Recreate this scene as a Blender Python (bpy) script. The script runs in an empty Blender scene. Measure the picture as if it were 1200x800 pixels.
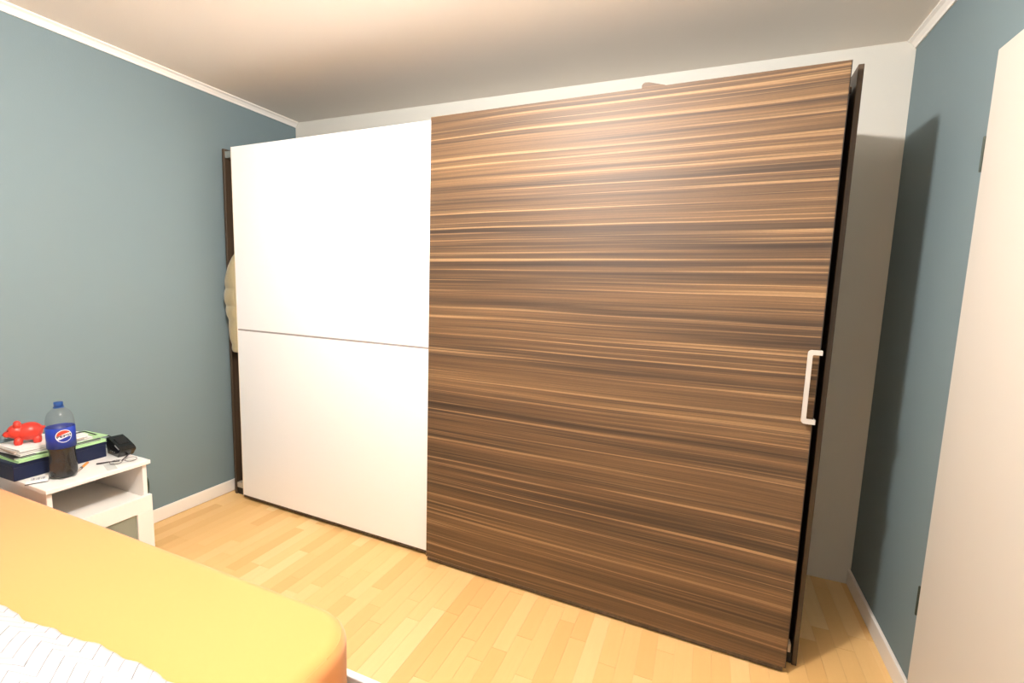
import bpy, bmesh, math, random
from mathutils import Matrix, Vector
random.seed(7)
SC = bpy.context.scene
COL = SC.collection
PI = math.pi

# ------------------------------------------------------------------ camera
RIGHT = Vector((0.9232995364067167, 0.38272771150776047, 0.032209702189613755))
DOWN = Vector((0.07484476653706214, -0.09703295183098022, -0.992463030636898))
FWD = Vector((-0.37671770199066007, 0.9187513837284635, -0.118235645656786))
cam_data = bpy.data.cameras.new('camera')
cam_data.sensor_fit = 'HORIZONTAL'
cam_data.sensor_width = 36.0
cam_data.lens = 550.64 / 1200 * 36.0
cam_data.clip_start = 0.02
cam = bpy.data.objects.new('camera', cam_data)
COL.objects.link(cam)
m = Matrix.Identity(4)
for r in range(3):
    m[r][0] = RIGHT[r]; m[r][1] = -DOWN[r]; m[r][2] = -FWD[r]
m.translation = Vector((2.80215, -2.63701, 1.40061))
cam.matrix_world = m
SC.camera = cam

# ------------------------------------------------------------------ world, lamp light, exposure
world = bpy.data.worlds.new('world')
world.use_nodes = True
world.node_tree.nodes['Background'].inputs[0].default_value = (0.05, 0.055, 0.06, 1)
world.node_tree.nodes['Background'].inputs[1].default_value = 0.3
SC.world = world
LAMP = Vector((2.07, -1.99, 2.37))
ld = bpy.data.lights.new('bulb_light', 'POINT')
ld.energy = 120
ld.color = (1.0, 0.96, 0.925)
ld.shadow_soft_size = 0.05
lo = bpy.data.objects.new('bulb_light', ld)
lo.location = LAMP
COL.objects.link(lo)
SC.view_settings.view_transform = 'Standard'
SC.view_settings.look = 'None'
SC.view_settings.gamma = 1.0
SC.view_settings.exposure = 0.78

# ------------------------------------------------------------------ helpers
def srgb(r, g, b):
    def f(c):
        c /= 255.0
        return c / 12.92 if c <= 0.04045 else ((c + 0.055) / 1.055) ** 2.4
    return (f(r), f(g), f(b), 1.0)

def mat(name, color, rough=0.5, spec=0.5, metal=0.0, **kw):
    mt = bpy.data.materials.new(name)
    mt.use_nodes = True
    b = mt.node_tree.nodes['Principled BSDF']
    b.inputs['Base Color'].default_value = color
    b.inputs['Roughness'].default_value = rough
    b.inputs['Specular IOR Level'].default_value = spec
    b.inputs['Metallic'].default_value = metal
    for k, v in kw.items():
        b.inputs[k].default_value = v
    return mt

class N:
    """tiny node helper"""
    def __init__(self, mt):
        self.t = mt.node_tree
        self.b = self.t.nodes['Principled BSDF']
    def new(self, kind, **props):
        n = self.t.nodes.new(kind)
        for k, v in props.items():
            setattr(n, k, v)
        return n
    def link(self, a, b):
        self.t.links.new(a, b)
    def coord(self, which='Object'):
        return self.new('ShaderNodeTexCoord').outputs[which]
    def mapping(self, src, scale=(1, 1, 1), loc=(0, 0, 0), rot=(0, 0, 0)):
        n = self.new('ShaderNodeMapping')
        n.inputs['Scale'].default_value = scale
        n.inputs['Location'].default_value = loc
        n.inputs['Rotation'].default_value = rot
        self.link(src, n.inputs[0])
        return n.outputs[0]
    def noise(self, src, scale=5, detail=4, rough=0.5, dist=0.0):
        n = self.new('ShaderNodeTexNoise')
        n.inputs['Scale'].default_value = scale
        n.inputs['Detail'].default_value = detail
        n.inputs['Roughness'].default_value = rough
        n.inputs['Distortion'].default_value = dist
        self.link(src, n.inputs['Vector'])
        return n.outputs['Fac']
    def ramp(self, src, stops):
        n = self.new('ShaderNodeValToRGB')
        e = n.color_ramp.elements
        while len(e) < len(stops):
            e.new(0.5)
        for i, (p, c) in enumerate(stops):
            e[i].position = p
            e[i].color = c
        self.link(src, n.inputs[0])
        return n.outputs[0]
    def math(self, op, a, b=None, c=None):
        n = self.new('ShaderNodeMath', operation=op)
        for i, v in enumerate((a, b, c)):
            if v is None:
                continue
            if isinstance(v, (int, float)):
                n.inputs[i].default_value = v
            else:
                self.link(v, n.inputs[i])
        return n.outputs[0]
    def mix(self, fac, a, b, blend='MIX'):
        n = self.new('ShaderNodeMix', data_type='RGBA', blend_type=blend)
        if isinstance(fac, (int, float)):
            n.inputs[0].default_value = fac
        else:
            self.link(fac, n.inputs[0])
        for i, v in ((6, a), (7, b)):
            if isinstance(v, tuple):
                n.inputs[i].default_value = v
            else:
                self.link(v, n.inputs[i])
        return n.outputs[2]
    def bump(self, src, strength=0.2, dist=0.01):
        n = self.new('ShaderNodeBump')
        n.inputs['Strength'].default_value = strength
        n.inputs['Distance'].default_value = dist
        self.link(src, n.inputs['Height'])
        self.link(n.outputs[0], self.b.inputs['Normal'])

def box(bm, x0, x1, y0, y1, z0, z1, bev=0.0, seg=1):
    v = [bm.verts.new(c) for c in ((x0, y0, z0), (x1, y0, z0), (x1, y1, z0), (x0, y1, z0),
                                   (x0, y0, z1), (x1, y0, z1), (x1, y1, z1), (x0, y1, z1))]
    fs = [bm.faces.new([v[i] for i in q]) for q in
          ((3, 2, 1, 0), (4, 5, 6, 7), (0, 1, 5, 4), (1, 2, 6, 5), (2, 3, 7, 6), (3, 0, 4, 7))]
    if bev > 0:
        es = list({e for f in fs for e in f.edges})
        bmesh.ops.bevel(bm, geom=es, offset=bev, segments=seg, affect='EDGES', profile=0.5)
    return v

def obj(name, bm, material, parent=None, smooth=False, mods=()):
    bmesh.ops.recalc_face_normals(bm, faces=bm.faces)
    me = bpy.data.meshes.new(name)
    bm.to_mesh(me)
    bm.free()
    if material:
        me.materials.append(material)
    o = bpy.data.objects.new(name, me)
    COL.objects.link(o)
    if parent:
        o.parent = parent
    if smooth:
        for p in me.polygons:
            p.use_smooth = True
    for kind, kw in mods:
        md = o.modifiers.new(kind.lower(), kind)
        for k, v in kw.items():
            setattr(md, k, v)
    return o

def boxobj(name, material, parent, *c, bev=0.0015, seg=1):
    bm = bmesh.new()
    box(bm, *c, bev=bev, seg=seg)
    return obj(name, bm, material, parent)

def thing(name, label, cat, loc=(0, 0, 0), rz=0.0, group=None):
    o = bpy.data.objects.new(name, None)
    o.empty_display_size = 0.1
    COL.objects.link(o)
    o.location = loc
    o.rotation_euler = (0, 0, rz)
    tag(o, label, cat, group)
    return o

def tag(o, label, cat, group=None):
    o['label'] = label
    o['category'] = cat
    if group:
        o['group'] = group
    return o

def struct(o):
    o['kind'] = 'structure'
    return o

def lathe(bm, prof, seg=32, center=(0, 0)):
    rings = []
    for r, z in prof:
        rings.append([bm.verts.new((center[0] + r * math.cos(2 * PI * k / seg),
                                    center[1] + r * math.sin(2 * PI * k / seg), z)) for k in range(seg)])
    for a, b in zip(rings, rings[1:]):
        for k in range(seg):
            bm.faces.new((a[k], a[(k + 1) % seg], b[(k + 1) % seg], b[k]))
    bm.faces.new(rings[0][::-1])
    bm.faces.new(rings[-1])
    return rings

def tube(bm, pts, r, seg=8):
    pts = [Vector(p) for p in pts]
    rings = []
    for i, p in enumerate(pts):
        t = (pts[min(i + 1, len(pts) - 1)] - pts[max(i - 1, 0)]).normalized()
        up = Vector((0, 0, 1)) if abs(t.z) < 0.9 else Vector((1, 0, 0))
        a = t.cross(up).normalized()
        b = t.cross(a)
        rr = r[i] if isinstance(r, (list, tuple)) else r
        rings.append([bm.verts.new(p + a * rr * math.cos(2 * PI * k / seg) + b * rr * math.sin(2 * PI * k / seg))
                      for k in range(seg)])
    for a, b in zip(rings, rings[1:]):
        for k in range(seg):
            bm.faces.new((a[k], a[(k + 1) % seg], b[(k + 1) % seg], b[k]))
    bm.faces.new(rings[0][::-1])
    bm.faces.new(rings[-1])

def prism(bm, outline, to3, h0, h1):
    """extrude a 2D outline; to3(u, v, h) -> point"""
    lo_ = [bm.verts.new(to3(u, v, h0)) for u, v in outline]
    hi_ = [bm.verts.new(to3(u, v, h1)) for u, v in outline]
    n = len(outline)
    bm.faces.new(lo_[::-1])
    bm.faces.new(hi_)
    for i in range(n):
        bm.faces.new((lo_[i], lo_[(i + 1) % n], hi_[(i + 1) % n], hi_[i]))

def ellipsoid(bm, c, r, rot=None, seg=20, ring=12):
    M = Matrix.Translation(c) @ (rot.to_4x4() if rot else Matrix.Identity(4)) @ Matrix.Diagonal((*r, 1))
    bmesh.ops.create_uvsphere(bm, u_segments=seg, v_segments=ring, radius=1.0, matrix=M)

# ------------------------------------------------------------------ materials
def paint(name, color, bump=0.05, rough=0.7, scale=160, spec=0.25):
    mt = mat(name, color, rough, spec)
    n = N(mt)
    c = n.coord()
    f = n.noise(c, scale, 3, 0.6)
    n.bump(f, bump, 0.004)
    g = n.noise(c, 1.3, 3, 0.5)
    col = n.mix(n.math('MULTIPLY', g, 0.12), color, tuple(x * 0.8 for x in color[:3]) + (1,))
    n.link(col, n.b.inputs['Base Color'])
    return mt

M_BLUE = paint('blue_grey_wall_paint', srgb(116, 132, 136), 0.10)
M_OFFWHITE = paint('off_white_wall_paint', srgb(206, 203, 194), 0.10)
M_CEIL = paint('ceiling_paint', srgb(246, 238, 228), 0.10)
M_TRIM = mat('white_trim', srgb(238, 232, 224), 0.4)
M_DOORWHITE = mat('cream_door_lacquer', srgb(198, 192, 182), 0.45, 0.4)
M_WHITE = mat('white_lacquer', srgb(242, 242, 242), 0.28, 0.5)
M_MELAMINE = mat('white_melamine', srgb(240, 236, 230), 0.4, 0.4)
M_WHITEEDGE = mat('cream_door_edge', srgb(236, 222, 204), 0.4)
M_GREYSTRIP = mat('grey_strip', srgb(150, 142, 140), 0.4, 0.5)
M_ALU = mat('aluminium', srgb(165, 168, 162), 0.4, 0.5, 0.6)
M_RAIL = mat('beige_rail', srgb(180, 168, 150), 0.4)
M_BLACK = mat('black_gloss_plastic', srgb(24, 25, 24), 0.18, 0.5)
M_BLACKMATT = mat('black_matt_plastic', srgb(22, 22, 22), 0.5, 0.4)
M_HANDLE = mat('satin_white_handle', srgb(180, 175, 168), 0.35, 0.5, 0.0)

def zebrano(name, dark=False):
    mt = mat(name, (0.2, 0.1, 0.05, 1), 0.56, 0.42)
    n = N(mt)
    c = n.coord()
    # slow waviness of the grain
    wav = n.noise(n.mapping(c, (0.45, 1.0, 1.2)), 1.0, 2, 0.5)
    wz = n.math('MULTIPLY', n.math('SUBTRACT', wav, 0.5), 0.07)
    sep = n.new('ShaderNodeSeparateXYZ')
    n.link(c, sep.inputs[0])
    comb = n.new('ShaderNodeCombineXYZ')
    n.link(sep.outputs[0], comb.inputs[0])
    n.link(sep.outputs[1], comb.inputs[1])
    n.link(n.math('ADD', sep.outputs[2], wz), comb.inputs[2])
    v = comb.outputs[0]
    a = n.noise(n.mapping(v, (0.30, 1.0, 9.0)), 1.0, 2, 0.5)
    b = n.noise(n.mapping(v, (0.38, 1.0, 42.0), (3.1, 0, 7.7)), 1.0, 4, 0.62)
    d = n.noise(n.mapping(v, (1.4, 1.0, 230.0), (9.1, 0, 2.7)), 1.0, 2, 0.6)
    l = n.noise(n.mapping(v, (0.30, 1.0, 62.0), (5.3, 0, 1.9)), 1.0, 3, 0.6)
    pores = n.noise(n.mapping(c, (90, 90, 260)), 1.0, 2, 0.6)
    s = n.math('ADD', n.math('MULTIPLY', a, 0.30), n.math('ADD', n.math('MULTIPLY', b, 0.48), n.math('MULTIPLY', d, 0.22)))
    k = 0.35 if dark else 1.0
    def cc(r, g, bl):
        q = srgb(r, g, bl)
        return (q[0] * k, q[1] * k, q[2] * k, 1)
    col = n.ramp(s, [(0.36, cc(42, 30, 20)), (0.44, cc(67, 50, 34)), (0.51, cc(90, 67, 44)),
                     (0.58, cc(112, 85, 56)), (0.68, cc(150, 116, 79))])
    mr = n.new('ShaderNodeMapRange', interpolation_type='SMOOTHSTEP')
    mr.inputs['From Min'].default_value = 0.52
    mr.inputs['From Max'].default_value = 0.68
    n.link(l, mr.inputs['Value'])
    col = n.mix(n.math('MULTIPLY', mr.outputs[0], 0.62), col, cc(180, 144, 102))
    col = n.mix(n.math('MULTIPLY', pores, 0.30), col, cc(50, 36, 25))
    n.link(col, n.b.inputs['Base Color'])
    n.bump(d, 0.04, 0.002)
    return mt
M_ZEB = zebrano('zebrano_veneer')
M_DARKWOOD = mat('dark_brown_carcass', srgb(70, 54, 40), 0.5, 0.4)
n_ = N(M_DARKWOOD)
f_ = n_.noise(n_.mapping(n_.coord(), (60, 60, 1.2)), 1.0, 4, 0.6)
n_.link(n_.ramp(f_, [(0.3, srgb(52, 40, 29)), (0.7, srgb(80, 64, 47))]), n_.b.inputs['Base Color'])

def beech(name, brick=False):
    mt = mat(name, srgb(240, 200, 140), 0.35, 0.4)
    n = N(mt)
    info = n.new('ShaderNodeObjectInfo')
    c = n.coord()
    off = n.new('ShaderNodeVectorMath', operation='ADD')
    sc = n.new('ShaderNodeVectorMath', operation='SCALE')
    n.link(info.outputs['Location'], sc.inputs[0])
    sc.inputs['Scale'].default_value = 3.7
    n.link(c, off.inputs[0])
    n.link(sc.outputs[0], off.inputs[1])
    g = n.noise(n.mapping(off.outputs[0], (60, 4, 4)), 1.0, 5, 0.6)
    fl = n.noise(n.mapping(off.outputs[0], (400, 40, 40)), 1.0, 2, 0.6)
    if brick:
        br = n.new('ShaderNodeTexBrick')
        n.link(n.mapping(c, (1, 1, 1), (0, 0, 0), (0, 0, PI / 2)), br.inputs['Vector'])
        br.inputs['Scale'].default_value = 1.0
        br.inputs['Brick Width'].default_value = 0.42
        br.inputs['Row Height'].default_value = 0.066
        br.inputs['Mortar Size'].default_value = 0.0
        br.inputs['Color1'].default_value = srgb(228, 182, 118)
        br.inputs['Color2'].default_value = srgb(242, 204, 142)
        base = br.outputs[0]
    else:
        base = n.ramp(info.outputs['Random'], [(0.0, srgb(226, 180, 116)), (0.25, srgb(235, 192, 128)),
                                              (0.75, srgb(240, 200, 137)), (1.0, srgb(246, 216, 160))])
    col = n.mix(n.math('MULTIPLY', g, 0.28), base, srgb(214, 164, 100))
    col = n.mix(n.math('MULTIPLY', fl, 0.12), col, srgb(178, 126, 72))
    n.link(col, n.b.inputs['Base Color'])
    return mt
M_PLANK = beech('beech_strip')
M_FLOOR = beech('beech_floor_far', True)

def cloth(name, color, scale=900, bump=0.15, rough=0.9):
    mt = mat(name, color, rough, 0.15)
    n = N(mt)
    mt.node_tree.nodes['Principled BSDF'].inputs['Sheen Weight'].default_value = 0.35
    c = n.coord()
    f = n.noise(c, scale, 2, 0.5)
    w = n.noise(c, 6, 3, 0.5)
    n.bump(n.math('ADD', f, n.math('MULTIPLY', w, 2.0)), bump, 0.004)
    return mt
M_SHEET = cloth('mustard_jersey_sheet', srgb(238, 163, 96))
M_COAT = cloth('beige_quilted_nylon', srgb(148, 137, 106), 160, 0.6, 0.6)

# blanket: white with thin grey printed zigzag lines
M_BLANKET = cloth('white_zigzag_blanket', srgb(246, 245, 243), 500, 0.2)
n_ = N(M_BLANKET)
sep_ = n_.new('ShaderNodeSeparateXYZ')
n_.link(n_.coord(), sep_.inputs[0])
u_ = n_.math('DIVIDE', sep_.outputs[1], 0.075)
tri_ = n_.math('MULTIPLY', n_.math('ABSOLUTE', n_.math('SUBTRACT', n_.math('FRACT', u_), 0.72)), 0.062)
saw_ = n_.math('MULTIPLY', n_.math('FRACT', u_), 0.085)
tz_ = n_.math('MINIMUM', saw_, n_.math('MULTIPLY', n_.math('SUBTRACT', 1.0, n_.math('FRACT', u_)), 0.24))
ph_ = n_.math('FRACT', n_.math('DIVIDE', n_.math('ADD', n_.math('ADD', sep_.outputs[0], tz_), 10.0), 0.048))
dl_ = n_.math('ABSOLUTE', n_.math('SUBTRACT', ph_, 0.5))
on_ = n_.math('LESS_THAN', dl_, 0.030)
wear_ = n_.noise(n_.coord(), 30, 2, 0.5)
on_ = n_.math('MULTIPLY', on_, n_.math('MULTIPLY', wear_, 1.3))
n_.link(n_.mix(on_, srgb(194, 194, 197), srgb(70, 70, 76)), n_.b.inputs['Base Color'])

# ------------------------------------------------------------------ room shell
W, H, Y0 = 3.55, 2.5, -4.2
def wall(name, material, *c):
    return struct(boxobj(name, material, None, *c, bev=0))
wall('wall_left', M_BLUE, -0.12, 0.0, Y0, 0.12, -0.1, H + 0.1)
wall('wall_right', M_BLUE, W, W + 0.12, Y0, 0.12, -0.1, H + 0.1)
wall('wall_back', M_OFFWHITE, 0.0, W, 0.0, 0.12, -0.1, H + 0.1)
wall('wall_front', paint('white_front_wall_paint', srgb(240, 238, 234), 0.10), 0.0, W, Y0 - 0.12, Y0, -0.1, H + 0.1)
wall('ceiling', M_CEIL, 0.0, W, Y0, 0.0, H, H + 0.1)
floor = wall('floor', M_FLOOR, 0.0, W, Y0, 0.0, -0.1, -0.0015)

# laminate strips laid towards the back wall
SW, SL = 0.066, 0.42
bm = bmesh.new()
box(bm, 0.0003, SW - 0.0003, 0.0003, SL - 0.0003, -0.0015, 0.0, bev=0.0004)
me_full = bpy.data.meshes.new('plank')
bmesh.ops.recalc_face_normals(bm, faces=bm.faces)
bm.to_mesh(me_full); bm.free()
me_full.materials.append(M_PLANK)
cuts = {}
def plank_mesh(l):
    k = round(l, 2)
    if abs(k - SL) < 0.005:
        return me_full
    if k not in cuts:
        b = bmesh.new()
        box(b, 0.0003, SW - 0.0003, 0.0003, k - 0.0003, -0.0015, 0.0, bev=0.0004)
        bmesh.ops.recalc_face_normals(b, faces=b.faces)
        me = bpy.data.meshes.new('plank')
        b.to_mesh(me); b.free()
        me.materials.append(M_PLANK)
        cuts[k] = me
    return cuts[k]
nx = int((W - 0.03) / SW)
for i in range(nx):
    x = 0.016 + i * SW
    back = -0.58 if x < 3.17 else -0.002
    y = back
    near = -1.62 if x < 2.4 else -1.45
    first = random.choice((0.10, 0.18, 0.26, 0.34, 0.42))
    while y > near:
        l = first if first else SL
        first = None
        o = bpy.data.objects.new('plank', plank_mesh(l))
        COL.objects.link(o)
        o.parent = floor
        o.location = (x, y - l, 0)
        y -= l

# skirting boards
def skirting(name, x0, x1, y0, y1):
    return struct(boxobj(name, M_TRIM, None, x0, x1, y0, y1, 0.0005, 0.077, bev=0.004, seg=2))
skirting('baseboard_left', 0.0005, 0.014, Y0 + 0.002, -0.002)
skirting('baseboard_right', W - 0.014, W - 0.0005, -0.79, -0.002)

# ceiling coves along both blue walls
def cove(name, x, s):
    b = bmesh.new()
    prof = [(0, 0), (0.032, 0), (0.032, 0.005), (0.020, 0.012), (0.010, 0.024), (0.006, 0.034), (0, 0.034)]
    prism(b, prof, lambda u, v, h: (x + s * u, h, H - 0.0005 - v), Y0 + 0.002, -0.002)
    return struct(obj(name, b, M_TRIM))
cove('trim_1', 0.0005, 1)
cove('trim_2', W - 0.0005, -1)

# room door standing proud of the right wall
door = struct(boxobj('door_1', M_DOORWHITE, None, W - 0.040, W - 0.001, -1.72, -0.809, 0.006, 2.107, bev=0.003, seg=2))
for hz in (1.823, 0.424):
    b = bmesh.new()
    lathe(b, [(0.0030, hz - 0.05), (0.0038, hz - 0.047), (0.0038, hz - 0.002), (0.0030, hz), (0.0038, hz + 0.002),
              (0.0038, hz + 0.047), (0.0030, hz + 0.05)], 12, (W - 0.0400, -0.8050))
    box(b, W - 0.039, W - 0.002, -0.8085, -0.8055, hz - 0.045, hz + 0.045)
    obj('hinge', b, mat('dark_hinge_metal', srgb(58, 66, 58), 0.4, 0.5, 0.5), door)

# ------------------------------------------------------------------ wardrobe (local x along the front, local -y towards the room)
wr = thing('wardrobe', 'large sliding wardrobe with a white door and a striped dark wood door', 'wardrobe',
           (0.0551, -0.6088, 0), -0.0299)
WD, WH, WW = 0.50, 2.1555, 3.1656
boxobj('side_panel', M_DARKWOOD, wr, 0.0, 0.018, 0.0, WD, 0.0, WH)
boxobj('side_panel', M_DARKWOOD, wr, WW - 0.017, WW, 0.0, WD, 0.0, WH)
boxobj('top_board', M_DARKWOOD, wr, 0.0225, WW - 0.0225, 0.035, WD - 0.012, 2.078, 2.100)
boxobj('bottom_board', M_DARKWOOD, wr, 0.0225, WW - 0.0225, 0.035, WD - 0.012, 0.050, 0.072)
boxobj('back_panel', M_DARKWOOD, wr, 0.0225, WW - 0.0225, WD - 0.0115, WD - 0.004, 0.02, 2.100)
boxobj('divider', M_DARKWOOD, wr, 1.55, 1.572, 0.04, WD - 0.012, 0.0725, 2.0775)
boxobj('plinth', M_BLACKMATT, wr, 0.0225, WW - 0.0175, 0.006, 0.022, 0.0005, 0.046)
boxobj('bottom_rail', M_RAIL, wr, 0.0225, WW - 0.024, 0.001, 0.034, 0.0465, 0.080)
boxobj('top_rail', M_ALU, wr, 0.0225, WW - 0.075, 0.002, 0.034, 2.1005, 2.140)
b = bmesh.new(); tube(b, [(0.0225, 0.26, 1.98), (1.5495, 0.26, 1.98)], 0.0125, 12)
obj('hanging_rail', b, M_ALU, wr, True)

# white door
wd = boxobj('white_door', M_WHITE, wr, 0.1257, 1.66, -0.030, -0.010, 1.0865, 2.1474, bev=0.0012)
boxobj('lower_panel', M_WHITE, wd, 0.1257, 1.66, -0.030, -0.010, 0.0295, 1.0765, bev=0.0012)
boxobj('grey_strip', M_GREYSTRIP, wd, 0.1257, 1.66, -0.0275, -0.0105, 1.0768, 1.0862, bev=0)
boxobj('edge_profile', M_WHITEEDGE, wd, 0.1205, 0.1254, -0.0305, -0.009, 0.024, 2.1478, bev=0.001)
boxobj('bottom_profile_or_shade', M_DARKWOOD, wd, 0.1257, 1.66, -0.0285, -0.0115, 0.014, 0.0292, bev=0.001)  # dark strip standing in for the shaded gap below the white door
# striped door
sd = boxobj('striped_door', M_ZEB, wr, 1.5294, 3.1194, -0.064, -0.042, 0.024, 2.1474, bev=0.0012)
boxobj('bottom_profile_or_shade', M_DARKWOOD, sd, 1.536, 3.112, -0.0625, -0.0435, 0.008, 0.0237, bev=0.001)
boxobj('edge_profile', M_BLACKMATT, sd, 3.1197, 3.1212, -0.063, -0.043, 0.024, 2.1474, bev=0)
# curling strip of loose edging on top
b = bmesh.new()
pts = [(2.466, 2.1475), (2.465, 2.156), (2.469, 2.163), (2.477, 2.1665), (2.490, 2.1655), (2.503, 2.162), (2.520, 2.157), (2.552, 2.1475)]
prism(b, pts, lambda u, v, h: (u, -h, v), 0.060, 0.0632)
obj('loose_edging', b, M_ZEB, sd)
# C-shaped handle gripping the door edge
b = bmesh.new()
def arc(cx, cz, r, a0, a1, n=6):
    return [(cx + r * math.cos(a0 + (a1 - a0) * i / n), cz + r * math.sin(a0 + (a1 - a0) * i / n)) for i in range(n + 1)]
xl, xr, zb_, zt_ = 3.081, 3.1235, 0.961, 1.2165
outl = [(xr, zt_)] + arc(xl + 0.011, zt_ - 0.011, 0.011, PI / 2, PI) + arc(xl + 0.011, zb_ + 0.011, 0.011, PI, 1.5 * PI) + [(xr, zb_)]
inl = [(xr, zb_ + 0.0165)] + arc(xl + 0.0185, zb_ + 0.0205, 0.004, 1.5 * PI, PI) + arc(xl + 0.0185, zt_ - 0.0205, 0.004, PI, PI / 2) + [(xr, zt_ - 0.0165)]
out2 = outl + inl
prism(b, out2, lambda u, v, h: (u, -h, v), 0.086, 0.094)
for z0, z1 in ((zb_ + 0.001, zb_ + 0.0155), (zt_ - 0.0155, zt_ - 0.001)):
    box(b, 3.1213, xr, -0.0865, -0.046, z0, z1)
obj('handle', b, M_HANDLE, sd, False, [('BEVEL', dict(width=0.0012, segments=2))])

# ------------------------------------------------------------------ coat bulging out of the wardrobe's left gap
coat = thing('coat', 'beige quilted puffer coat bulging out between the wardrobe side and white door', 'coat',
             (0.0551, -0.6088, 0), -0.0299)
b = bmesh.new()
zs = [0.935, 0.942, 0.965, 0.985, 1.00, 1.03, 1.07, 1.11, 1.135, 1.15, 1.18, 1.205, 1.222, 1.232, 1.26, 1.29, 1.315, 1.33, 1.345,
      1.38, 1.42, 1.45, 1.47, 1.50, 1.53, 1.545]
left = [0.062, 0.056, 0.055, 0.058, 0.053, 0.046, 0.038, 0.034, 0.034, 0.028, 0.018, 0.013, 0.016, 0.011, 0.006, 0.006, 0.010, 0.014, 0.012,
        0.020, 0.032, 0.044, 0.054, 0.074, 0.098, 0.110]
dep = [0.028, 0.034, 0.040, 0.036, 0.042, 0.046, 0.047, 0.042, 0.037, 0.043, 0.048, 0.046, 0.037, 0.044, 0.050, 0.050, 0.045, 0.037, 0.045,
       0.050, 0.048, 0.042, 0.040, 0.036, 0.026, 0.016]
rings = []
for z, l, d in zip(zs, left, dep):
    r_ = 0.1195
    wv = 0.002 * math.sin(z * 90)
    mid = (l + r_) / 2
    loop = [(r_, -0.004), (r_, -0.5 * d), (r_ - 0.10 * (r_ - l), -0.85 * d), (mid + 0.1 * (r_ - l), -d), (mid - 0.15 * (r_ - l), -0.97 * d + wv),
            (l + 0.10 * (r_ - l), -0.75 * d), (l, -0.42 * d - 0.002), (l + 0.06 * (r_ - l), -0.004),
            (max(l, 0.034), -0.003), (max(l, 0.040), 0.10), (r_ - 0.004, 0.10), (r_, 0.004)]
    rings.append([b.verts.new((x, y, z)) for x, y in loop])
for a, c in zip(rings, rings[1:]):
    for k in range(12):
        b.faces.new((a[k], a[(k + 1) % 12], c[(k + 1) % 12], c[k]))
b.faces.new(rings[0][::-1]); b.faces.new(rings[-1])
obj('sleeve', b, M_COAT, coat, True, [('SUBSURF', dict(levels=1, render_levels=2))])
b = bmesh.new()
rings = []
for z, hx, hy in ((0.82, 0.050, 0.19), (0.9, 0.060, 0.20), (1.2, 0.065, 0.20), (1.5, 0.055, 0.20), (1.68, 0.045, 0.17), (1.76, 0.03, 0.06), (1.80, 0.02, 0.04)):
    rings.append([b.verts.new((0.098 + hx * math.cos(2 * PI * k / 20), 0.30 + 0.9 * hy * math.sin(2 * PI * k / 20), z)) for k in range(20)])
for a, c in zip(rings, rings[1:]):
    for k in range(20):
        b.faces.new((a[k], a[(k + 1) % 20], c[(k + 1) % 20], c[k]))
b.faces.new(rings[0][::-1]); b.faces.new(rings[-1])
obj('body', b, M_COAT, coat, True)
b = bmesh.new()
tube(b, [(0.098, 0.28, 1.79), (0.098, 0.28, 1.94), (0.098, 0.262, 1.975), (0.098, 0.26, 1.9945), (0.098, 0.245, 1.985)], 0.0018, 8)
obj('hanger_hook', b, M_ALU, coat, True)

# ------------------------------------------------------------------ bed
bed = thing('bed', 'wide bed with mustard fitted sheet and white low frame in the foreground', 'bed', (0, 0, 0))
X0, X1, YA, YB = 0.03, 2.044, -3.12, -1.714
ZB, ZT = 0.22, 0.517
def superloop(x0, x1, y0, y1, r, n=10):
    pts = []
    for cx, cy, a in ((x1 - r, y1 - r, 0), (x0 + r, y1 - r, PI / 2), (x0 + r, y0 + r, PI), (x1 - r, y0 + r, 1.5 * PI)):
        for i in range(n + 1):
            t = a + PI / 2 * i / n
            pts.append((cx + r * math.cos(t), cy + r * math.sin(t)))
    return pts
b = bmesh.new()
rings = []
er = 0.04
prof = [(0.0, ZB), (0.0, ZT - er)] + [(er * (1 - math.cos(PI / 2 * i / 8)), ZT - er + er * math.sin(PI / 2 * i / 8)) for i in range(1, 9)]
prof += [(0.12, ZT + 0.003), (0.25, ZT + 0.005)]
for ins, z in prof:
    rr = max(0.14 - ins * 0.6, 0.03)
    rings.append([b.verts.new((x, y, z)) for x, y in superloop(X0 + ins, X1 - ins, YA + ins, YB - ins, rr)])
for a, c in zip(rings, rings[1:]):
    nn = len(a)
    for k in range(nn):
        b.faces.new((a[k], a[(k + 1) % nn], c[(k + 1) % nn], c[k]))
b.faces.new(rings[0][::-1]); b.faces.new(rings[-1])
obj('mattress', b, M_SHEET, bed, True)
# piping of the fitted sheet along the upper edge
b = bmesh.new()
lp = superloop(X0 + 0.013, X1 - 0.013, YA + 0.013, YB - 0.013, 0.127)
tube(b, [(x, y, ZT - 0.0125) for x, y in lp + lp[:1]], 0.0016, 6)
obj('seam', b, M_SHEET, bed, True)
FZ = 0.322
b = bmesh.new()
boxobj('side_rail', M_WHITE, bed, 0.03, 2.066, -1.712, -1.692, 0.10, FZ, bev=0.003, seg=2)
boxobj('side_rail', M_WHITE, bed, 0.03, 2.066, -3.15, -3.126, 0.10, FZ, bev=0.003, seg=2)
boxobj('foot_rail', M_WHITE, bed, 2.047, 2.066, -3.1255, -1.7125, 0.10, FZ, bev=0.003, seg=2)
boxobj('head_rail', M_WHITE, bed, 0.005, 0.029, -3.15, -1.694, 0.10, 0.48, bev=0.003, seg=2)
boxobj('slat_base', M_MELAMINE, bed, 0.0295, 2.0465, -3.1255, -1.7125, 0.19, 0.2195, bev=0)
for lx in (0.06, 1.98):
    for ly in (-3.10, -1.80):
        boxobj('leg', M_WHITE, bed, lx, lx + 0.05, ly, ly + 0.05, -0.001, 0.1895, bev=0.002)
b.free()

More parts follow.
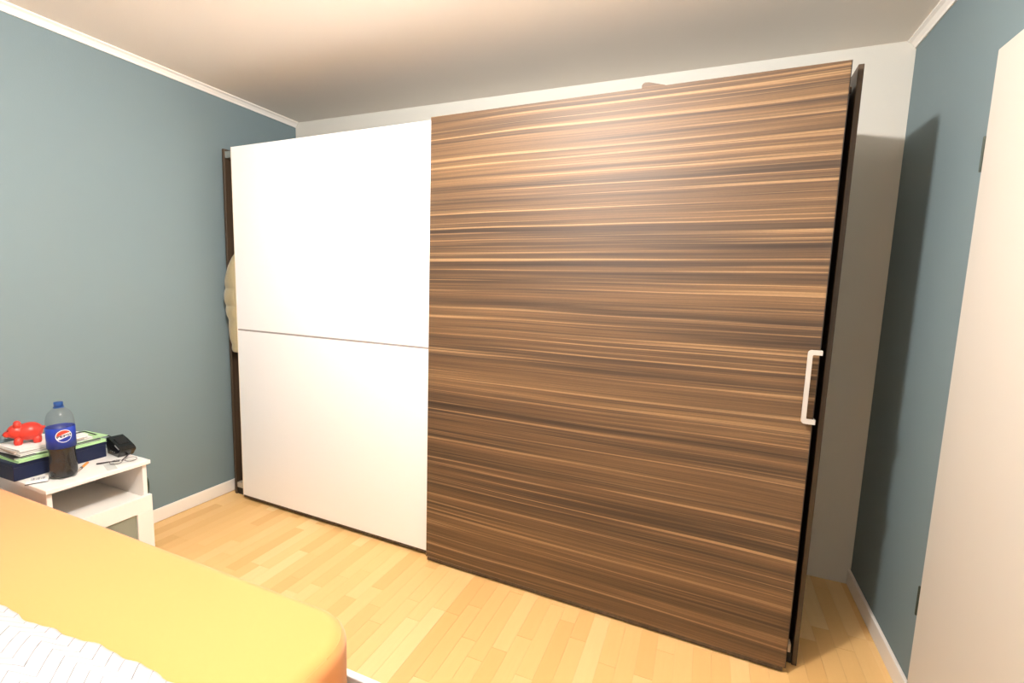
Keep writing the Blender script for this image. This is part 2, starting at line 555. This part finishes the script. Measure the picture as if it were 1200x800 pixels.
# blanket
b = bmesh.new()
BX0, BX1, nxb = 0.45, 1.985, 110
BY0, nyb = -3.06, 46
def edge_y(x):
    return (-2.094 + 0.058 * (x - 1.1) + 0.005 * math.sin(x * 13) + 0.003 * math.sin(x * 37 + 1) + 0.0015 * math.sin(x * 87))
def bz(x, y, t):
    h = 0.016 + 0.0035 * math.sin(x * 19 + y * 9) + 0.003 * math.sin(x * 7 - y * 31) + 0.002 * math.sin(x * 43 + y * 37)
    e = min(1.0, (1 - t) * nyb / 3.0)
    return ZT + 0.0105 + h * (0.25 + 0.75 * math.sqrt(max(e, 0.0)))
grid = []
for i in range(nxb + 1):
    x = BX0 + (BX1 - BX0) * i / nxb
    row = []
    for j in range(nyb + 1):
        t = j / nyb
        t = 1 - (1 - t) ** 1.3
        y = BY0 + (edge_y(x) - BY0) * t
        row.append(b.verts.new((x, y, bz(x, y, t))))
    grid.append(row)
for i in range(nxb):
    for j in range(nyb):
        b.faces.new((grid[i][j], grid[i + 1][j], grid[i + 1][j + 1], grid[i][j + 1]))
bl = obj('blanket', b, M_BLANKET, None, True, [('SOLIDIFY', dict(thickness=0.006, offset=-1.0))])
tag(bl, 'white blanket with thin grey zigzag lines spread over the mustard bed', 'blanket')

# ------------------------------------------------------------------ nightstand
ns = thing('nightstand', 'small white nightstand with open compartment and glass drawer against the blue wall', 'nightstand', (0, 0, 0))
NY0, NY1 = -1.688, -1.306
boxobj('top', M_MELAMINE, ns, 0.016, 0.432, NY0, NY1, 0.512, 0.530, bev=0.0015)
for ya in (NY0 + 0.008, NY1 - 0.026):
    boxobj('side_panel', M_MELAMINE, ns, 0.02, 0.412, ya, ya + 0.018, 0.0, 0.5115)
boxobj('back_panel', M_MELAMINE, ns, 0.020, 0.026, NY0 + 0.0265, NY1 - 0.0265, 0.05, 0.5115, bev=0)
boxobj('shelf', M_MELAMINE, ns, 0.0265, 0.411, NY0 + 0.0265, NY1 - 0.0265, 0.338, 0.354)
boxobj('bottom_board', M_MELAMINE, ns, 0.0265, 0.411, NY0 + 0.0265, NY1 - 0.0265, 0.045, 0.060)
dr = thing('drawer', '', '')
for k in ('label', 'category'):
    del dr[k]
dr.parent = ns
b = bmesh.new()
FY0, FY1, FZ0, FZ1 = NY0 + 0.002, NY1 - 0.002, 0.05, 0.362
box(b, 0.4125, 0.432, FY0, FY1, FZ1 - 0.076, FZ1, 0.0012)
box(b, 0.4125, 0.432, FY0, FY1, FZ0, FZ0 + 0.066, 0.0012)
box(b, 0.4125, 0.432, FY0, FY0 + 0.066, FZ0 + 0.066, FZ1 - 0.076, 0.0012)
box(b, 0.4125, 0.432, FY1 - 0.066, FY1, FZ0 + 0.066, FZ1 - 0.076, 0.0012)
obj('front_frame', b, M_MELAMINE, dr)
boxobj('glass_panel', mat('frosted_glass', srgb(168, 176, 160), 0.35, 0.5, 0.0, **{'Transmission Weight': 0.35}), dr,
       0.417, 0.422, FY0 + 0.066, FY1 - 0.066, FZ0 + 0.066, FZ1 - 0.076, bev=0)
boxobj('drawer_box', M_MELAMINE, dr, 0.06, 0.4120, FY0 + 0.03, FY1 - 0.03, 0.07, 0.30, bev=0)
b = bmesh.new()
ellipsoid(b, (0.389, NY1 + 0.0025, 0.392), (0.010, 0.009, 0.042))
box(b, 0.384, 0.394, NY1 - 0.0078, NY1 + 0.002, 0.385, 0.399)
obj('side_hook', b, mat('dark_green_plastic', srgb(40, 62, 44), 0.5), ns, True)

# ------------------------------------------------------------------ things on the nightstand
TOP = 0.5302
# navy box
nb = thing('storage_box', 'flat navy blue box lying on the nightstand under the papers', 'box', (0.118, -1.535, TOP), 0.02)
M_NAVY = mat('navy_board', srgb(17, 27, 58), 0.5, 0.4)
boxobj('base', M_NAVY, nb, -0.096, 0.100, -0.166, 0.162, 0.0, 0.058, bev=0.003, seg=2)
boxobj('lid', M_NAVY, nb, -0.099, 0.103, -0.169, 0.165, 0.0582, 0.0755, bev=0.003, seg=2)

M_PAGE = mat('paper_white', srgb(236, 234, 230), 0.7, 0.2)
M_PAGE2 = mat('paper_grey', srgb(200, 200, 196), 0.7, 0.2)
M_GREEN = mat('pale_green_card', srgb(178, 214, 160), 0.6, 0.3)
M_DGREY = mat('dark_cover', srgb(44, 48, 52), 0.4, 0.4)
M_KRAFT = mat('kraft_cover', srgb(178, 160, 146), 0.6, 0.3)
def booklet(name, label, cat, loc, rz, w, l, h, cover, pages, curl=0.0, group=None):
    """a stack of pages between two covers; local x towards the room, local y along the nightstand"""
    t = thing(name, label, cat, loc, rz, group)
    def slab(nm, mtl, x0, x1, y0, y1, z0, z1):
        bb = bmesh.new()
        n = 10
        rows = []
        for i in range(n + 1):
            y = y0 + (y1 - y0) * i / n
            s = (i / n - 0.5) * 2
            dz = curl * max(0.0, abs(s) - 0.3) ** 2
            rows.append([bb.verts.new((x, y, z + dz)) for x, z in ((x0, z0), (x1, z0), (x1, z1), (x0, z1))])
        for a, c in zip(rows, rows[1:]):
            for k in range(4):
                bb.faces.new((a[k], a[(k + 1) % 4], c[(k + 1) % 4], c[k]))
        bb.faces.new(rows[0][::-1]); bb.faces.new(rows[-1])
        return obj(nm, bb, mtl, t)
    c = min(0.0012, h * 0.2)
    slab('cover', cover, -w / 2, w / 2, -l / 2, l / 2, 0, c)
    slab('pages', pages, -w / 2 + 0.003, w / 2 - 0.002, -l / 2 + 0.003, l / 2 - 0.003, c + 0.0001, h - c - 0.0001)
    slab('cover', cover, -w / 2, w / 2, -l / 2, l / 2, h - c, h)
    return t
z = TOP + 0.0758
booklet('folder', 'pale green folder directly on the navy box', 'folder', (0.124, -1.530, z), 0.02, 0.205, 0.315, 0.011, M_GREEN, M_GREEN)
z += 0.0113
booklet('magazine', 'dark covered magazine between the green folder and the white booklets', 'magazine', (0.112, -1.535, z), -0.03, 0.190, 0.300, 0.006, M_DGREY, M_PAGE2)
z += 0.0063
booklet('envelope', 'pale green envelope sticking out right of the bottle above dark magazine', 'envelope', (0.122, -1.490, z), 0.08, 0.165, 0.270, 0.003, M_GREEN, M_PAGE)
z += 0.0033
booklet('notebook', 'white notebook with grey page edges in the middle of the paper pile', 'notebook', (0.115, -1.545, z), 0.05, 0.178, 0.260, 0.010, M_PAGE, M_PAGE2)
z += 0.0103
booklet('brochure', 'kraft edged brochure just under the topmost white booklet', 'brochure', (0.113, -1.560, z), -0.06, 0.170, 0.235, 0.005, M_KRAFT, M_PAGE)
z += 0.0053
booklet('booklet', 'topmost white booklet of the pile carrying the red pig', 'booklet', (0.112, -1.550, z), 0.04, 0.172, 0.245, 0.010, M_PAGE, M_PAGE)
z += 0.0104
PILE = z

# red pig
pig = thing('piggy_bank', 'shiny red pig figurine standing on the pile of papers', 'figurine', (0.112, -1.606, PILE), 0)
M_RED = mat('red_glaze', srgb(204, 56, 42), 0.36, 0.5)
pig_rz = math.radians(-112)
b = bmesh.new()
def pe(c, r, ry=0.0, rx=0.0):
    rot = Matrix.Rotation(rx, 3, 'X') @ Matrix.Rotation(ry, 3, 'Y')
    ellipsoid(b, c, r, rot, 20, 14)
pe((-0.010, 0, 0.050), (0.044, 0.040, 0.0395))
pe((0.030, 0, 0.056), (0.030, 0.031, 0.031))
pe((0.058, 0, 0.048), (0.013, 0.0150, 0.0135))
for s in (-1, 1):
    pe((0.026, 0.019 * s, 0.084), (0.013, 0.009, 0.015), 0.3, -0.35 * s)
    pe((0.026, 0.019 * s, 0.012), (0.015, 0.014, 0.020))
    pe((-0.032, 0.020 * s, 0.012), (0.015, 0.014, 0.020))
pe((-0.055, 0, 0.060), (0.007, 0.007, 0.007))
for v in b.verts:
    v.co.z = max(v.co.z, 0.0)
pb = obj('body', b, M_RED, pig, True, [('REMESH', dict(mode='VOXEL', voxel_size=0.0022, use_smooth_shade=True)),
                                       ('SMOOTH', dict(factor=0.6, iterations=5))])
M_PIGDOT = mat('dark_red_dots', srgb(90, 14, 12), 0.4)
for s in (-1, 1):
    for nm, c_, r_ in (('nostril', (0.0705, 0.0050 * s, 0.048), (0.0012, 0.002, 0.003)), ('eye', (0.0545, 0.0155 * s, 0.066), (0.0025, 0.0025, 0.0025))):
        b = bmesh.new()
        ellipsoid(b, c_, r_, None, 10, 6)
        obj(nm, b, M_PIGDOT, pig, True)
pig.rotation_euler = (0, 0, pig_rz)

# ------------------------------------------------------------------ cola bottle
BR = 0.0465
bot = thing('soda_bottle', 'plastic cola bottle with blue label and cap on the nightstand', 'bottle', (0.322, -1.580, TOP), 0)
M_PET = mat('clear_plastic', (0.12, 0.125, 0.13, 1), 0.05, 1.0, 0.0, Alpha=0.17)
M_COLA = mat('cola', srgb(12, 9, 8), 0.2, 0.5)
b = bmesh.new()
prof = [(0.030, 0.003), (0.040, 0.0), (0.0455, 0.010), (BR, 0.022), (BR, 0.060), (0.0440, 0.085), (0.0425, 0.105), (0.0440, 0.122), (BR, 0.134),
        (BR, 0.235), (0.0455, 0.250), (0.0428, 0.266), (0.0375, 0.280), (0.0290, 0.291), (0.0190, 0.299), (0.0150, 0.305)]
rg = lathe(b, prof, 40)
for i, ring in enumerate(rg):          # five petal feet
    zz = prof[i][1]
    if zz < 0.05:
        for k, v in enumerate(ring):
            a = 2 * PI * k / 40
            f = 0.5 + 0.5 * math.cos(5 * a)
            s = 1 - 0.10 * f * (1 - zz / 0.05)
            v.co.x *= s; v.co.y *= s
            v.co.z += 0.006 * f * (1 - zz / 0.05) if i < 2 else 0
    if 0.07 < zz < 0.13:
        for k, v in enumerate(ring):
            a = 2 * PI * k / 40
            s = 1 - 0.02 * (0.5 + 0.5 * math.cos(8 * a + i))
            v.co.x *= s; v.co.y *= s
obj('shell', b, M_PET, bot, True)
b = bmesh.new()
lathe(b, [(0.026, 0.0075), (0.037, 0.0085), (0.0425, 0.014), (0.0450, 0.024), (0.0450, 0.060), (0.0425, 0.085), (0.0410, 0.105), (0.0425, 0.122),
          (0.0450, 0.134), (0.0450, 0.146)], 40)
obj('cola', b, M_COLA, bot, True)
M_LBL = mat('label_blue', srgb(14, 46, 146), 0.4, 0.5)
b = bmesh.new()
seg = 64
for z0, z1 in ((0.134, 0.221),):
    r0 = BR + 0.0004
    vs = [[b.verts.new((r0 * math.cos(2 * PI * k / seg), r0 * math.sin(2 * PI * k / seg), zz)) for k in range(seg)] for zz in (z0, z1)]
    for k in range(seg):
        b.faces.new((vs[0][k], vs[0][(k + 1) % seg], vs[1][(k + 1) % seg], vs[1][k]))
label = obj('label', b, M_LBL, bot, True, [('SOLIDIFY', dict(thickness=0.0003, offset=1.0))])
b = bmesh.new()
rg = lathe(b, [(0.0135, 0.3055), (0.0150, 0.3060), (0.0152, 0.3225), (0.0142, 0.3250)], 36)
for ring in rg[1:3]:
    for k, v in enumerate(ring):
        if k % 2:
            v.co.x *= 0.95; v.co.y *= 0.95
lathe(b, [(0.0165, 0.3005), (0.0175, 0.3015), (0.0175, 0.3035), (0.0158, 0.3050)], 36)
obj('cap', b, mat('cap_blue', srgb(26, 74, 140), 0.4), bot, True)
# the round emblem, wrapped on the label: angle 0 of the emblem looks this way
LOGO_A = math.radians(-12)
LZ, LR = 0.187, 0.0265
def wrap(u, v, h):
    r = BR + 0.0008 + h
    return (r * math.cos(LOGO_A + u / r), r * math.sin(LOGO_A + u / r), LZ + v)
TILT = math.radians(9)
def disc_patch(name, inside, material, h):
    bb = bmesh.new()
    n = 44
    step = 2 * LR / n
    vid = {}
    def vert(i, j):
        if (i, j) not in vid:
            vid[(i, j)] = bb.verts.new(wrap(-LR + i * step, -LR + j * step, h))
        return vid[(i, j)]
    for i in range(n):
        for j in range(n):
            u, v = -LR + (i + 0.5) * step, -LR + (j + 0.5) * step
            if inside(u, v):
                bb.faces.new((vert(i, j), vert(i + 1, j), vert(i + 1, j + 1), vert(i, j + 1)))
    return obj(name, bb, material, label)
def rot2(u, v):
    return u * math.cos(TILT) + v * math.sin(TILT), -u * math.sin(TILT) + v * math.cos(TILT)
M_LWHITE = mat('label_white', srgb(240, 240, 240), 0.4)
M_LRED = mat('label_red', srgb(226, 60, 36), 0.4)
M_LBLK = mat('label_black', srgb(18, 20, 34), 0.4)
RI = LR - 0.0024
def wave_hi(u):
    return 0.0075 + 0.0022 * math.sin(u / LR * 2.6 + 0.4)
def wave_lo(u):
    return -0.0085 + 0.0024 * math.sin(u / LR * 2.6 + 0.4)
disc_patch('emblem_disc', lambda u, v: u * u + v * v < LR * LR, M_LWHITE, 0.0)
disc_patch('emblem_top', lambda u, v: u * u + v * v < RI * RI and rot2(u, v)[1] > wave_hi(rot2(u, v)[0]), M_LRED, 0.0003)
disc_patch('emblem_bottom', lambda u, v: u * u + v * v < RI * RI and rot2(u, v)[1] < wave_lo(rot2(u, v)[0]), M_LBL, 0.0003)
def text_mesh(s, size, shear=0.0, bold=0.0):
    cu = bpy.data.curves.new('lettering', 'FONT')
    cu.body = s
    cu.size = size
    cu.align_x = 'CENTER'
    cu.align_y = 'CENTER'
    cu.offset = bold
    cu.resolution_u = 4
    o = bpy.data.objects.new('lettering', cu)
    COL.objects.link(o)
    dg = bpy.context.evaluated_depsgraph_get()
    dg.update()
    me = bpy.data.meshes.new_from_object(o.evaluated_get(dg))
    bpy.data.objects.remove(o)
    bpy.data.curves.remove(cu)
    return me
me = text_mesh('PEPSI', 0.0125, 0, 0.0005)
xs = [v.co.x for v in me.vertices]
cx = (min(xs) + max(xs)) / 2
sx = 2 * (LR - 0.003) / (max(xs) - min(xs))
for v in me.vertices:
    u, w_ = (v.co.x - cx) * sx, v.co.y + 0.0002
    uu = u * math.cos(TILT) - w_ * math.sin(TILT)
    vv = u * math.sin(TILT) + w_ * math.cos(TILT)
    v.co = wrap(uu, vv, 0.0004)
me.materials.clear()
me.materials.append(M_LBLK)
lt = bpy.data.objects.new('lettering', me)
COL.objects.link(lt)
lt.parent = label

# ------------------------------------------------------------------ black cradle with its cable
cr = thing('charging_cradle', 'glossy black charging cradle at the right end of nightstand', 'charger', (0.232, -1.325, TOP), math.radians(-6))
b = bmesh.new()
def cradle_pt(u, v, h):
    return (u, h, v)
prism(b, [(-0.050, 0.0), (0.050, 0.0), (0.078, 0.030), (0.080, 0.040), (0.060, 0.052), (0.0, 0.072), (-0.045, 0.082), (-0.060, 0.078), (-0.064, 0.06)],
      cradle_pt, -0.030, 0.036)
obj('body', b, M_BLACK, cr, False, [('BEVEL', dict(width=0.005, segments=3, limit_method='ANGLE'))])
b = bmesh.new()
rotm = Matrix.Rotation(math.radians(19), 4, 'Y')
box(b, -0.028, 0.028, -0.018, 0.022, -0.002, 0.003, 0.0015)
bmesh.ops.transform(b, matrix=Matrix.Translation((0.012, 0.002, 0.0695)) @ rotm, verts=b.verts)
obj('pad', b, M_BLACKMATT, cr)
b = bmesh.new()
box(b, -0.020, 0.020, -0.0015, 0.0015, -0.0015, 0.0015)
bmesh.ops.transform(b, matrix=Matrix.Translation((0.052, -0.0312, 0.0505)) @ Matrix.Rotation(math.radians(20), 4, 'Y'), verts=b.verts)
obj('trim_line', b, mat('silver_trim', srgb(190, 190, 188), 0.3, 0.5, 0.8), cr)
b = bmesh.new()
for px in (-0.012, 0.006, 0.024):
    ellipsoid(b, (px, -0.0302, 0.022), (0.004, 0.0015, 0.003), None, 10, 6)
obj('buttons', b, mat('grey_button', srgb(130, 132, 134), 0.4), cr, True)
b = bmesh.new()
tube(b, [(-0.058, 0.0, 0.070), (-0.075, -0.012, 0.080), (-0.082, -0.05, 0.092), (-0.078, -0.10, 0.1245), (-0.06, -0.15, 0.1300), (-0.05, -0.19, 0.1300)], 0.0025, 8)
cable = obj('cable', b, M_BLACKMATT, cr, True)

# ------------------------------------------------------------------ eyeglasses
gl = thing('eyeglasses', 'eyeglasses with thin dark temple lying at the front edge of nightstand', 'eyeglasses', (0.335, -1.385, TOP), 0)
M_FRAME = mat('dark_brown_frame', srgb(58, 44, 44), 0.3)
M_LENS = mat('lens', (0.95, 0.95, 0.95, 1), 0.03, 0.5, 0.0, **{'Transmission Weight': 1.0, 'IOR': 1.1})
b = bmesh.new()
tube(b, [(0.022, -0.008, 0.010), (-0.008, -0.035, 0.009), (-0.042, -0.065, 0.004)], [0.0028, 0.0030, 0.0036], 8)
obj('temple', b, M_FRAME, gl, True)
b = bmesh.new()
tube(b, [(0.024, 0.000, 0.010), (-0.006, 0.035, 0.012), (-0.045, 0.062, 0.006)], [0.0022, 0.0024, 0.0028], 8)
obj('temple', b, M_FRAME, gl, True)
ctr = [Vector((0.030, -0.026, 0.012)), Vector((0.046, 0.026, 0.012))]
ax = (ctr[1] - ctr[0]).normalized()
up = Vector((-ax.y, ax.x, 0.35)).normalized()
for cc_ in ctr:
    b = bmesh.new()
    lp = [cc_ + ax * 0.022 * math.cos(2 * PI * k / 24) + up * 0.015 * math.sin(2 * PI * k / 24) for k in range(25)]
    tube(b, lp, 0.0014, 6)
    rim = obj('rim', b, mat('grey_rim', srgb(120, 112, 108), 0.3), gl, True)
    b = bmesh.new()
    vs = [b.verts.new(p - (cc_ - p) * -0.04) for p in lp[:-1]]
    b.faces.new(vs)
    obj('lens', b, M_LENS, rim, False, [('SOLIDIFY', dict(thickness=0.0012))])
b = bmesh.new()
tube(b, [ctr[0] + ax * 0.0225, (ctr[0] + ctr[1]) / 2 + up * 0.004, ctr[1] - ax * 0.0225], 0.0014, 6)
obj('bridge', b, M_FRAME, gl, True)

# paper slip under the glasses
b = bmesh.new()
box(b, -0.045, 0.043, -0.018, 0.018, 0.0, 0.0008)
ps = obj('paper_slip', b, M_PAGE2)
ps.location = (0.375, -1.438, TOP)
ps.rotation_euler = (0, 0, math.radians(-18))
tag(ps, 'narrow pale paper slip at the nightstand edge in front of the eyeglasses', 'paper')

# ------------------------------------------------------------------ orange pen-like marker
mk = thing('marker', 'small orange marker with dark tip beside the cola bottle', 'marker', (0.285, -1.500, TOP + 0.0052), 0)
dvec = Vector((0.203 - 0.349, -1.423 + 1.561, 0)).normalized()
mk.rotation_euler = (0, 0, math.atan2(dvec.y, dvec.x))
def marker_part(name, prof, mtl):
    bb = bmesh.new()
    lathe(bb, prof, 14)
    bmesh.ops.transform(bb, matrix=Matrix.Rotation(PI / 2, 4, 'Y'), verts=bb.verts)
    obj(name, bb, mtl, mk, True)
marker_part('barrel', [(0.004, -0.004), (0.0050, -0.002), (0.0050, 0.058), (0.004, 0.060)], mat('orange_plastic', srgb(240, 160, 70), 0.4))
marker_part('grip', [(0.0048, -0.0180), (0.0052, -0.016), (0.0052, -0.0045), (0.0046, -0.0042)], mat('grey_plastic', srgb(78, 76, 84), 0.4))
marker_part('tip', [(0.0028, -0.052), (0.0042, -0.045), (0.0048, -0.022), (0.0044, -0.0183)], mat('pale_plastic', srgb(196, 180, 164), 0.4))

# ------------------------------------------------------------------ small white packet
pk = thing('packet', 'small white packet with a grey printed block at the nightstand front corner', 'packet', (0.292, -1.655, TOP), math.radians(-28))
boxobj('carton', M_PAGE, pk, -0.026, 0.026, -0.034, 0.034, 0.003, 0.012, bev=0.001)
boxobj('base_tray', M_DGREY, pk, -0.0265, 0.0265, -0.0345, 0.0345, 0.0, 0.0029, bev=0.0004)
b = bmesh.new()
for k in range(9):
    w_ = (0.002, 0.0032, 0.0014)[k % 3]
    box(b, -0.014, 0.014, -0.018 + k * 0.005, -0.018 + k * 0.005 + w_, 0.0119, 0.0123)
obj('print', b, mat('grey_print', srgb(120, 122, 132), 0.6), pk)

# ------------------------------------------------------------------ ceiling lamp above the bed's foot, out of the frame
lampo = thing('ceiling_lamp', 'plain ceiling lamp holder above the foot of the bed', 'lamp', (LAMP.x, LAMP.y, 0))
b = bmesh.new(); lathe(b, [(0.045, 2.482), (0.05, 2.486), (0.05, 2.4995)], 32)
obj('canopy', b, M_TRIM, lampo, True)
b = bmesh.new(); lathe(b, [(0.018, 2.455), (0.020, 2.458), (0.020, 2.4818)], 24)
obj('socket', b, M_TRIM, lampo, True)

M_ADDED_DISH = bpy.data.materials.new('added_dish_frost')  # half-clear material of the dish added to weaken the downward light
M_ADDED_DISH.use_nodes = True
t_ = M_ADDED_DISH.node_tree
t_.nodes.clear()
o_ = t_.nodes.new('ShaderNodeOutputMaterial')
mx = t_.nodes.new('ShaderNodeMixShader')
tr = t_.nodes.new('ShaderNodeBsdfTransparent')
df = t_.nodes.new('ShaderNodeBsdfDiffuse')
df.inputs[0].default_value = (0.85, 0.84, 0.82, 1)
mx.inputs[0].default_value = 0.5
t_.links.new(tr.outputs[0], mx.inputs[1]); t_.links.new(df.outputs[0], mx.inputs[2]); t_.links.new(mx.outputs[0], o_.inputs[0])
b = bmesh.new()
rings = []
for k in range(7):
    r_ = 0.004 + 0.071 * k / 6
    rings.append([b.verts.new((r_ * math.cos(2 * PI * i / 40), r_ * math.sin(2 * PI * i / 40), LAMP.z - 0.105 + 0.02 * (k / 6) ** 2)) for i in range(40)])
for a_, c_ in zip(rings, rings[1:]):
    for i in range(40):
        b.faces.new((a_[i], a_[(i + 1) % 40], c_[(i + 1) % 40], c_[i]))
b.faces.new(rings[0][::-1])
obj('added_dish', b, M_ADDED_DISH, lampo, True)  # unseen dish added under the bulb to dim light on bed and floor
b = bmesh.new()
for k in range(3):
    a_ = 2 * PI * k / 3
    tube(b, [(0.048 * math.cos(a_), 0.048 * math.sin(a_), 2.486), (0.073 * math.cos(a_), 0.073 * math.sin(a_), LAMP.z - 0.083)], 0.001, 6)
added_dish_rods = obj('added_dish_rods', b, M_ALU, lampo, True)  # rods carrying the added dish
